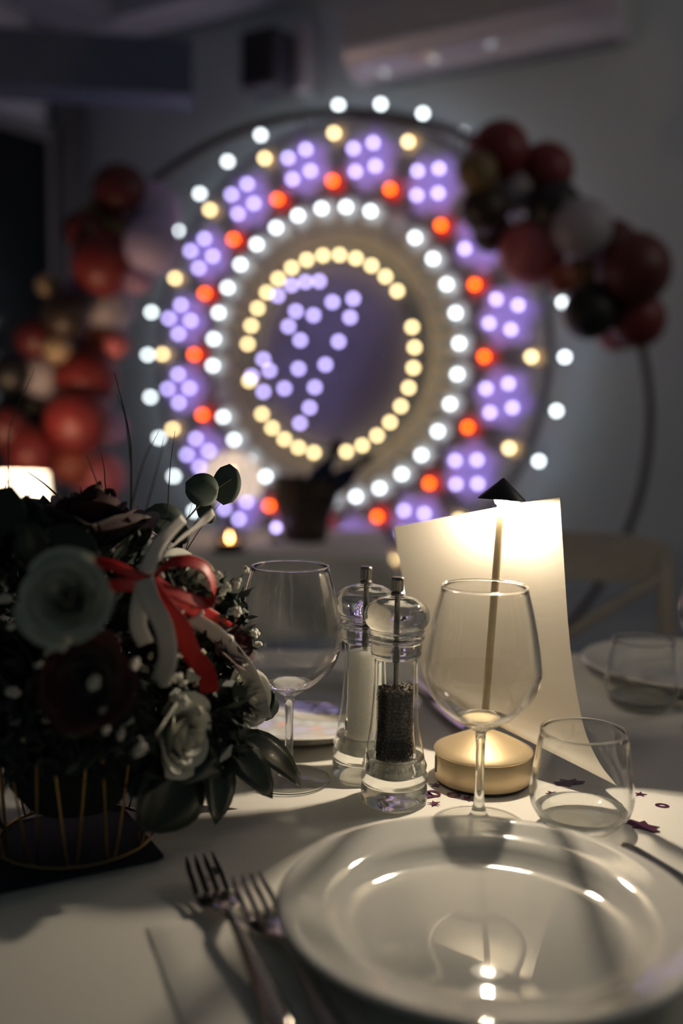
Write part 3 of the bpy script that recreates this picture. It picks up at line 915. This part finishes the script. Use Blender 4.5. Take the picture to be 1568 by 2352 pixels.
# white napkin below the forks
na = Vector((-0.124, 0.622, 0)); nd = Vector((0.36, -0.933, 0)); nr = Vector((0.933, 0.36, 0))
rows = []
for i in range(25):
    row = []
    for j in range(13):
        p = na + nd * (0.20 * i / 24) + nr * (0.098 * j / 12)
        e = min(i, 24 - i, j, 12 - j)
        row.append((p.x, p.y, TZ + 0.0006 + (0.0026 if e > 0 else 0.0) + 0.0002 * math.sin(i * 0.9 + j)))
    rows.append(row)
nb = Vector((-0.05, 0.55, 0))
nk = MB().grid(rows)
nk.v = [(x - nb.x, y - nb.y, z) for x, y, z in nk.v]
tag(nk.build('napkin', cloth_m, None, nb, smooth='all'), 'folded white napkin under the two forks', 'napkin')

# ---- confetti
pur = mat('purple_red_foil', (0.16, 0.05, 0.11), 0.3, metal=0.6, var=0.5, scale=120)
def flat(name, label, cat, outline, c, rz, z=0.0004, hole=None, group='table confetti'):
    b = MB()
    n = len(outline)
    if hole:
        b.add([(x, y, 0) for x, y in outline] + [(x, y, 0) for x, y in hole] + [(x, y, z) for x, y in outline] + [(x, y, z) for x, y in hole],
              [(i, (i + 1) % n, (i + 1) % n + n, i + n) for i in range(n)] + [(2 * n + i, 3 * n + i, 3 * n + (i + 1) % n, 2 * n + (i + 1) % n) for i in range(n)] +
              [(i, i + 2 * n, (i + 1) % n + 2 * n, (i + 1) % n) for i in range(n)] + [(n + i, n + (i + 1) % n, 3 * n + (i + 1) % n, 3 * n + i) for i in range(n)])
    else:
        b.add([(x, y, 0) for x, y in outline] + [(x, y, z) for x, y in outline],
              [tuple(range(n))[::-1], tuple(range(n, 2 * n))] + [(i, (i + 1) % n, (i + 1) % n + n, i + n) for i in range(n)])
    o = b.build(name, pur, None, (c.x, c.y, TZ + 0.0003), rz, smooth=False)
    return tag(o, label, cat, group)
star = []
for k in range(10):
    r = 0.0062 if k % 2 == 0 else 0.0024
    star.append((r * math.cos(PI / 2 + PI * k / 5), r * math.sin(PI / 2 + PI * k / 5)))
for (px, py, rz, lab) in ((997, 1845, .2, 'small purple star confetti in front of the lamp base, right of the pepper mill'), (1075, 1833, .7, 'small star confetti at the foot of the gold lamp, left of the wine glass stem'),
                          (1000, 1803, 1.1, 'small star confetti touching the left side of the lamp base'), (1267, 1822, .4, 'small star confetti seen through the tumbler'), (1470, 1824, .9, 'small star confetti in the shade right of the tumbler')):
    flat('star_confetti', lab, 'confetti', star, on(px, py), rz)
def oval(a, b_, n=20):
    return [(a * math.cos(2 * PI * k / n), b_ * math.sin(2 * PI * k / n)) for k in range(n)]
flat('ring_confetti', 'zero-shaped confetti ring between the pepper mill and the lamp base', 'confetti', oval(0.0055, 0.0075), on(996, 1822), 0.5, hole=oval(0.0032, 0.0050))
flat('wedge_confetti', 'small wedge-shaped confetti half hidden behind the pepper mill', 'confetti', [(-0.004, -0.006), (0.005, -0.005), (0.0045, 0.008)], on(981, 1826), 0.3)
flat('ring_confetti', 'zero-shaped confetti ring partly under the lamp base', 'confetti', oval(0.005, 0.0065), on(1042, 1825), 1.2, hole=oval(0.003, 0.0042))
o8 = flat('ring_confetti', 'dark ring-shaped confetti in the shade at the right edge', 'confetti', oval(0.0046, 0.0060), on(1520, 1850), 1.3, hole=oval(0.0020, 0.0030))
plane_ = [(-0.014, -0.004), (-0.006, -0.006), (-0.004, -0.011), (0.001, -0.007), (0.012, -0.008), (0.017, -0.004), (0.010, 0.000), (0.013, 0.005), (0.004, 0.003), (-0.002, 0.009), (-0.004, 0.003), (-0.012, 0.004)]
flat('cutout_confetti', 'larger jagged purple confetti seen through the tumbler wall', 'confetti', plane_, on(1302, 1796), 0.35)
flat('cutout_confetti', 'larger jagged purple confetti in the shade behind the knife', 'confetti', plane_, on(1475, 1894), -0.7)

# ================================================================== BOUQUET
leafd = mat('dark_green_leaf', (0.018, 0.028, 0.020), 0.30, var=0.35, scale=30, coat=0.2)
euc = mat('eucalyptus_leaf', (0.10, 0.13, 0.105), 0.6, var=0.25, scale=30)
fol = mat('filler_foliage', (0.034, 0.048, 0.040), 0.6, var=0.4, scale=40)
rosr = mat('dark_red_rose_petal', (0.055, 0.004, 0.007), 0.65, var=0.3, scale=25, sheen=0.3)
rosw = mat('white_rose_petal', (0.62, 0.62, 0.54), 0.7, var=0.08, scale=25)
gyp = mat('baby_breath_white', (0.66, 0.64, 0.56), 0.8, var=0.1)
stemm = mat('green_brown_stem', (0.06, 0.055, 0.035), 0.7)
redr = mat('red_satin_ribbon', (0.40, 0.010, 0.010), 0.45, spec=0.3)
whr = mat('white_satin_ribbon', (0.62, 0.59, 0.56), 0.38)
wire = mat('gold_wire', (0.34, 0.22, 0.09), 0.3, metal=1.0)
# navy napkin below the basket
r0 = Vector((-0.132, 0.720, 0)); e1 = Vector((-0.873, -0.488, 0)); e2 = Vector((-0.455, 0.89, 0))
cc = r0 + e1 * 0.12 + e2 * 0.058
bb = MB().box((0, 0, 0.0022), (0.24, 0.116, 0.0040))
tag(bb.build('napkin', mat('navy_napkin', (0.010, 0.014, 0.026), 0.8, bump=0.3, bscale=500), None, (cc.x, cc.y, TZ + 0.0004), math.atan2(e1.y, e1.x), bevel=0.0012), 'navy folded napkin under the wire flower basket', 'napkin')
BB = Vector((-0.205, 0.752, TZ + 0.0048))
bq = thing('flower_arrangement', 'dark bouquet of roses, eucalyptus, baby breath and ribbons in a gold wire basket', 'flower arrangement', BB)
def circ(r, z, n=48):
    return [(r * math.cos(2 * PI * k / n), r * math.sin(2 * PI * k / n), z) for k in range(n)]
bas = MB().tube(circ(0.060, 0.0014), 0.0013, 6, closed=True).build('basket', wire, bq)
MB().tube(circ(0.070, 0.085), 0.0013, 6, closed=True).build('rim', wire, bas)
hp = MB().tube(spline([(0.070, -0.011, 0.085), (0.0645, -0.007, 0.040), (0.060, -0.0035, 0.006), (0.0595, 0, 0.0022), (0.060, 0.0035, 0.006), (0.0645, 0.007, 0.040), (0.070, 0.011, 0.085)], 24), 0.0009, 6).data('wire', wire)
for k in range(13):
    link('wire', hp, bas, (0, 0, 0), 2 * PI * k / 13 + 0.1)
MB().lathe([(0.0001, 0.028), (0.036, 0.029), (0.048, 0.045), (0.060, 0.088), (0.066, 0.12), (0.0001, 0.125)], 28).build('flower_foam', mat('dark_green_foam', (0.012, 0.018, 0.013), 0.9, bump=0.8), bq)

def L_(p):
    return Vector(p) - BB
def rose(c, up, size, m, n=26, seed=1):
    rnd = random.Random(seed)
    b = MB()
    for i in range(n):
        t = i / (n - 1)
        a0 = i * 2.4 + rnd.uniform(-.2, .2)
        Rl = 0.10 + 0.42 * t ** 0.9
        Hh = 0.95 - 0.30 * t + rnd.uniform(-.05, .05)
        wdt = 1.5 - 0.55 * t
        fl_ = 0.02 + 0.34 * t ** 1.6
        rows = []
        for iu in range(9):
            u = -1 + iu / 4
            row = []
            for iv in range(8):
                v = iv / 7
                edge = 1 - 0.22 * abs(u) ** 2.5 + 0.03 * math.sin(3 * u + i)
                z = Hh * v * edge
                r = Rl * (0.22 + 0.78 * math.sin(min(1, v * 1.25) * PI / 2)) + fl_ * v ** 3
                if v > 0.9: z -= 0.06 * t
                a = a0 + u * wdt * (0.5 + 0.5 * math.sin(PI * (0.15 + 0.7 * v)))
                row.append((r * math.cos(a), r * math.sin(a), z - 0.45))
            rows.append(row)
        b.grid(rows)
    b.v = [(x * size, y * size, z * size) for x, y, z in b.v]
    o = b.build('rose', m, bq, smooth='all')
    frame(o, L_(c), Vector(up).orthogonal(), up)
    s_ = MB().tube([(0, 0, -0.40 * size), (0, 0.1 * size, -0.9 * size), (0, 0.1 * size, -1.5 * size)], 0.0022, 6)
    s_.build('stem', stemm, o)
    return o
rose(at(205, 1205, 0.775), (0.05, 0.1, 1), 0.064, rosr, 28, 1)
rose(at(155, 1375, 0.60), (0.1, -0.9, 0.35), 0.037, rosw, 22, 2)
rose(at(415, 1690, 0.705), (0.75, -0.5, 0.0), 0.037, rosw, 22, 3)
rose(at(205, 1560, 0.615), (0.05, -1, 0.1), 0.040, rosr, 22, 4)
rose(at(30, 1560, 0.70), (-0.5, -0.8, 0.1), 0.05, rosr, 22, 5)
rose(at(440, 1335, 0.775), (0.6, -0.4, 0.7), 0.034, rosw, 20, 6)
rose(at(530, 1480, 0.79), (0.8, -0.3, 0.5), 0.032, rosr, 20, 9)
rose(at(565, 1605, 0.795), (0.8, -0.5, 0.2), 0.034, rosw, 20, 7)
rose(at(60, 1300, 0.86), (-0.4, 0.4, 0.9), 0.05, rosr, 20, 8)
rose(at(350, 1460, 0.92), (0.4, 0.8, 0.5), 0.05, rosw, 20, 10)

def leaf_pts(length, width, curl, fold, n=9, tip=1.0, kind='lance'):
    rows = []
    ang = 0; x = 0; z = 0
    for i in range(n + 1):
        t = i / n
        if kind == 'round':
            wv = width * math.sqrt(max(0, 1 - (2 * t - 1) ** 2)) * (1 + 0.1 * math.sin(t * PI)) + 0.0003
        else:
            wv = width * math.sin(PI * t ** 1.05) ** 0.72 + 0.0003
        row = []
        for j in range(5):
            s_ = (j - 2) / 2
            row.append((x - math.sin(ang) * 0 , s_ * wv, z + fold * abs(s_) * wv))
        rows.append(row)
        ang += curl / n
        x += math.cos(ang) * length / n
        z -= math.sin(ang) * length / n
    return rows
def leaf(p, q, normal, width, m, curl=0.6, fold=0.25, kind='lance', parent=None, name='leaf'):
    p, q = Vector(p), Vector(q)
    d = q - p
    o = MB().grid(leaf_pts(d.length * 1.03, width, curl, fold, kind=kind)).build(name, m, parent or bq, smooth='all', solid=0.0004)
    # the blade bends by curl, so start raised by half of it
    x = d.normalized(); n_ = Vector(normal); n_ = (n_ - x * n_.dot(x)).normalized()
    x2 = (x * math.cos(curl / 2) + n_ * math.sin(curl / 2))
    frame(o, L_(p), x2, n_)
    return o
# the large glossy leaves at the lower right
F = at
leaf(F(510, 1690, 0.82), F(704, 1802, 0.815), (0.45, -0.5, 1), 0.0165, leafd, 1.3)
leaf(F(480, 1690, 0.78), F(636, 1834, 0.77), (0.5, -0.8, 0.8), 0.0150, leafd, 1.2)
leaf(F(485, 1690, 0.765), F(498, 1890, 0.735), (1, -0.9, 0.3), 0.016, leafd, 0.5)
leaf(F(440, 1730, 0.745), F(320, 1905, 0.70), (0.9, -0.6, 0.4), 0.030, leafd, 0.5)
leaf(F(470, 1700, 0.82), F(585, 1810, 0.83), (-0.5, 0.4, 1), 0.012, leafd, 0.9)
leaf(F(560, 1650, 0.84), F(628, 1590, 0.84), (0.3, -1, 0.4), 0.012, leafd, 0.5)
leaf(F(470, 1640, 0.74), F(420, 1800, 0.70), (0.8, -0.8, 0.3), 0.02, leafd, 0.5)
leaf(F(520, 1650, 0.76), F(455, 1790, 0.73), (0.9, -0.6, 0.3), 0.018, leafd, 0.5)
leaf(F(400, 1700, 0.74), F(300, 1830, 0.70), (-0.3, -1, 0.4), 0.02, leafd, 0.5)
# leaves around the top rose and to the left
for (a, b_, y0, y1, w_, nrm) in (((70, 1290), (60, 1140), 0.74, 0.73, 0.018, (0.2, -1, 0)), ((110, 1330), (55, 1200), 0.71, 0.70, 0.015, (0.4, -1, 0)), ((230, 1310), (120, 1210), 0.70, 0.71, 0.014, (0, -1, 0.3)),
                                 ((20, 1240), (95, 1150), 0.80, 0.79, 0.016, (0, -1, 0.2)), ((300, 1250), (345, 1190), 0.80, 0.80, 0.010, (0, -1, 0.2)), ((-10, 1240), (25, 1120), 0.72, 0.72, 0.02, (0, -1, 0.2))):
    leaf(F(*a, y0), F(*b_, y1), nrm, w_, leafd, 0.4)
# eucalyptus sprig
spr = spline([F(300, 1330, 0.80), F(370, 1270, 0.82), F(440, 1180, 0.845), F(495, 1125, 0.86), F(530, 1100, 0.865)], 24)
MB().tube([L_(p) for p in spr], 0.0009, 6).build('twig', stemm, bq)
leaf(F(513, 1160, 0.868), F(527, 1068, 0.868), (0.15, -1, 0.1), 0.0112, euc, 0.25, 0.1, 'round')
leaf(F(498, 1145, 0.858), F(428, 1108, 0.854), (0.1, -1, 0.5), 0.0135, euc, 0.5, 0.15, 'round')
leaf(F(490, 1165, 0.856), F(456, 1185, 0.856), (0.2, -1, 0.2), 0.010, euc, 0.2, 0.1, 'round')
leaf(F(425, 1225, 0.835), F(335, 1172, 0.83), (0.1, -1, 0.6), 0.013, euc, 0.6, 0.15, 'round')
leaf(F(425, 1200, 0.835), F(385, 1240, 0.83), (0.1, -1, 0.2), 0.012, euc, 0.4, 0.15, 'round')
leaf(F(350, 1290, 0.81), F(285, 1245, 0.80), (0.1, -1, 0.5), 0.013, euc, 0.5, 0.15, 'round')
leaf(F(350, 1270, 0.81), F(300, 1310, 0.80), (0.1, -1, 0.3), 0.013, euc, 0.4, 0.15, 'round')
leaf(F(625, 1650, 0.85), F(600, 1600, 0.845), (0.6, -1, 0.3), 0.010, euc, 0.4, 0.15, 'round')
# fine twigs above
rnd = random.Random(11)
def twig(ctrl, r=0.0005):
    P = spline(ctrl, 14)
    MB().tube([L_(p) for p in P], [r * (1.3 - 0.9 * i / 14) for i in range(15)], 5).build('twig', stemm, bq)
twig([F(300, 1190, 0.80), F(302, 1090, 0.80), F(296, 990, 0.81), F(262, 855, 0.82)], 0.0009)
twig([F(302, 1080, 0.80), F(288, 960, 0.80), F(268, 905, 0.81)])
twig([F(262, 1180, 0.87), F(243, 1120, 0.87), F(240, 1080, 0.87), F(232, 1040, 0.87)], 0.0007)
twig([F(300, 1170, 0.74), F(330, 1060, 0.735), F(365, 985, 0.73)])
twig([F(330, 1190, 0.73), F(360, 1080, 0.73), F(380, 1000, 0.73)])
twig([F(385, 1180, 0.83), F(390, 1080, 0.83), F(402, 990, 0.835)])
twig([F(425, 1270, 0.88), F(460, 1215, 0.88), F(508, 1152, 0.885)])
twig([F(135, 1140, 0.84), F(100, 1110, 0.84), F(62, 1083, 0.84)], 0.0007)
twig([F(20, 1140, 0.78), F(24, 980, 0.78), F(80, 845, 0.78)])
twig([F(230, 1130, 0.8), F(212, 1080, 0.8), F(198, 1045, 0.8)])
twig([F(0, 1160, 0.82), F(8, 1130, 0.82), F(18, 1105, 0.82)])
for k in range(16):
    x0 = rnd.uniform(40, 420); y = rnd.uniform(0.72, 0.86)
    dx, dy = rnd.uniform(-90, 90), rnd.uniform(70, 170)
    twig([F(x0, 1290, y), F(x0 + dx * 0.4, 1290 - dy * 0.55, y), F(x0 + dx, 1290 - dy, y)], 0.00045)
# ribbons
def ribbon(ctrl, wv, m, width=0.011, n=30, tw_=0.0, name='ribbon', thick=0.0003):
    P = spline([CAM + (p - CAM) * 0.965 for p in ctrl], n)
    W = Vector(wv).normalized()
    rows = []
    for i, p in enumerate(P):
        t = (P[min(i + 1, n)] - P[max(i - 1, 0)]).normalized()
        s_ = W - t * W.dot(t)
        s_ = s_.normalized() if s_.length > 1e-3 else t.orthogonal().normalized()
        s_ = Quaternion(t, tw_ * i / n) @ s_
        rows.append([L_(p) + s_ * width * (j - 2) / 4 for j in range(5)])
    return MB().grid(rows).build(name, m, bq, smooth='all', solid=thick)
K = F(335, 1330, 0.73)
ribbon([F(335, 1335, 0.735), F(400, 1290, 0.74), F(465, 1300, 0.755), F(490, 1350, 0.765), F(470, 1385, 0.755), F(410, 1365, 0.74), F(345, 1340, 0.73)], (0.15, 0.75, 0.5), redr, 0.011)
ribbon([F(335, 1335, 0.73), F(260, 1300, 0.72), F(180, 1290, 0.715), F(125, 1310, 0.715), F(180, 1340, 0.705), F(260, 1345, 0.71), F(335, 1340, 0.73)], (0.1, 0.6, 0.6), redr, 0.010)
ribbon([F(340, 1335, 0.725), F(375, 1390, 0.72), F(415, 1440, 0.73), F(440, 1500, 0.74), F(470, 1540, 0.745), F(482, 1590, 0.745)], (0.8, 0.5, 0.3), redr, 0.014, tw_=0.6)
ribbon([F(345, 1335, 0.74), F(430, 1390, 0.76), F(485, 1420, 0.79), F(520, 1445, 0.81)], (0.2, 0.6, 0.7), redr, 0.013, tw_=0.8)
ribbon([F(330, 1330, 0.72), F(345, 1380, 0.71), F(375, 1440, 0.705), F(385, 1510, 0.71), F(365, 1570, 0.715)], (0.85, 0.1, 0.25), whr, 0.014, tw_=0.5)
ribbon([F(335, 1315, 0.73), F(365, 1250, 0.74), F(420, 1190, 0.75)], (0.7, 0.4, 0.5), whr, 0.011, tw_=0.5)
ribbon([F(340, 1320, 0.74), F(400, 1250, 0.77), F(450, 1210, 0.79), F(490, 1175, 0.80)], (0.5, 0.4, 0.7), whr, 0.008, tw_=0.5)
ribbon([F(330, 1340, 0.72), F(320, 1390, 0.71), F(318, 1440, 0.71), F(335, 1480, 0.715)], (0.9, 0.2, 0.1), whr, 0.012)
ribbon([F(440, 1420, 0.76), F(500, 1460, 0.79), F(560, 1530, 0.815), F(590, 1590, 0.82), F(605, 1650, 0.82)], (0.85, 0.1, 0.3), whr, 0.0145, tw_=0.4)
MB().ball(L_(K), 0.009, 12, 8, (1.1, 0.8, 0.9)).build('bow_knot', redr, bq)
# baby breath
gm = MB()
for k in range(5):
    a = 2 * PI * k / 5
    gm.ball((0.0022 * math.cos(a), 0.0022 * math.sin(a), 0), 0.0019, 6, 5, (1, 1, 0.8))
gm.ball((0, 0, 0.0008), 0.0020, 6, 5)
gmd = gm.data('small_white_flower', gyp)
rnd = random.Random(5)
spots = [(585, 1455, .86), (592, 1480, .86), (500, 1395, .85), (508, 1375, .85), (515, 1410, .85), (520, 1360, .86), (25, 1440, .66), (75, 1445, .66), (95, 1442, .67), (265, 1470, .66), (120, 1500, .65), (35, 1655, .66), (50, 1695, .66), (105, 1655, .66),
         (105, 1630, .67), (275, 1675, .67), (340, 1708, .68), (10, 1375, .68), (30, 1590, .66)]
for k in range(46):
    x_ = rnd.uniform(330, 570)
    spots.append((x_, rnd.uniform(1300, 1650), 0.725 + max(0, x_ - 400) / 160 * 0.06))
for k in range(20):
    spots.append((rnd.uniform(320, 480), rnd.uniform(1500, 1640), rnd.uniform(.69, .73)))
for k in range(14):
    spots.append((rnd.uniform(0, 330), rnd.uniform(1330, 1740), rnd.uniform(.60, .66)))
for (px, py, Y) in spots:
    o = link('small_white_flower', gmd, bq, L_(at(px, py, Y)))
    s_ = rnd.uniform(0.8, 1.5)
    o.scale = (s_, s_, s_)
    o.rotation_euler = (rnd.uniform(-1.5, 1.5), rnd.uniform(-1, 1), rnd.uniform(0, 6))
# filler foliage: a dome of small dark leaves
b = MB()
rnd = random.Random(21)
C0 = Vector((-0.235, 0.778, 0.912))
for k in range(2600):
    a = rnd.uniform(0, 2 * PI); zz = rnd.uniform(-0.9, 0.95)
    rr = math.sqrt(1 - zz * zz)
    d = Vector((rr * math.cos(a), rr * math.sin(a), zz))
    s_ = rnd.uniform(0.55, 1.0)
    p = C0 + Vector((d.x * 0.122, d.y * 0.098, d.z * 0.100)) * s_
    if p.z < 0.812: continue
    dirv = (d + Vector((rnd.uniform(-.8, .8), rnd.uniform(-.8, .8), rnd.uniform(-.6, .6)))).normalized()
    n_ = dirv.orthogonal().normalized()
    n_ = Quaternion(dirv, rnd.uniform(0, 6.3)) @ n_
    sd = dirv.cross(n_)
    ln, wd = rnd.uniform(0.012, 0.026), rnd.uniform(0.003, 0.007)
    q = L_(p)
    b.add([q, q + dirv * ln * 0.45 + sd * wd - n_ * wd * .3, q + dirv * ln, q + dirv * ln * 0.45 - sd * wd - n_ * wd * .3, q + dirv * ln * 0.5], [(0, 1, 4), (1, 2, 4), (2, 3, 4), (3, 0, 4)])
# sprigs hanging over the basket rim
for k in range(900):
    px, py, Y = rnd.uniform(-20, 340), rnd.gauss(1660, 55), rnd.uniform(0.655, 0.72)
    if py > 1790: continue
    q = L_(at(px, py, Y))
    dirv = Vector((rnd.uniform(-1, 1), rnd.uniform(-1, .3), rnd.uniform(-1.2, .4))).normalized()
    n_ = dirv.orthogonal().normalized(); sd = dirv.cross(n_)
    ln, wd = rnd.uniform(0.010, 0.022), rnd.uniform(0.003, 0.006)
    b.add([q, q + dirv * ln * 0.45 + sd * wd, q + dirv * ln, q + dirv * ln * 0.45 - sd * wd], [(0, 1, 2, 3)])
for k in range(700):
    px, py = rnd.uniform(400, 545), rnd.uniform(1580, 1745)
    q = L_(at(px, py, rnd.uniform(0.725, 0.77)))
    dirv = Vector((rnd.uniform(-1, 1), rnd.uniform(-1, 1), rnd.uniform(-1, .5))).normalized()
    n_ = dirv.orthogonal().normalized(); sd = dirv.cross(n_)
    ln, wd = rnd.uniform(0.012, 0.022), rnd.uniform(0.003, 0.006)
    b.add([q, q + dirv * ln * 0.45 + sd * wd, q + dirv * ln, q + dirv * ln * 0.45 - sd * wd], [(0, 1, 2, 3)])
# right-hand lobe towards the wine glass
for k in range(2300):
    px, py, Y = rnd.gauss(465, 55), rnd.uniform(1350, 1740), rnd.uniform(0.0, 1.0)
    if px > 560 or px < 320: continue
    Y = 0.735 + max(0, px - 400) / 160 * 0.06 + 0.09 * Y
    q = L_(at(px, py, Y))
    dirv = Vector((rnd.uniform(-.3, 1), rnd.uniform(-1, 1), rnd.uniform(-1, 1))).normalized()
    n_ = dirv.orthogonal().normalized(); sd = dirv.cross(n_)
    ln, wd = rnd.uniform(0.009, 0.020), rnd.uniform(0.002, 0.005)
    b.add([q, q + dirv * ln * 0.45 + sd * wd, q + dirv * ln, q + dirv * ln * 0.45 - sd * wd], [(0, 1, 2, 3)])
b.build('foliage', fol, bq, smooth=False)['kind'] = 'stuff'
# fallen berry
bp2 = on(492, 2010)
t = thing('fallen_berry', 'tiny dark berry lying on the cloth above the left fork', 'berry', (bp2.x, bp2.y, TZ + 0.0003))
MB().ball((0, 0, 0.0032), 0.0034, 12, 8, (1.15, 1, 0.93)).build('fruit', leafd, t)
MB().tube([(0.002, 0, 0.005), (0.005, 0.001, 0.007)], 0.0006, 6).build('stalk', stemm, t)
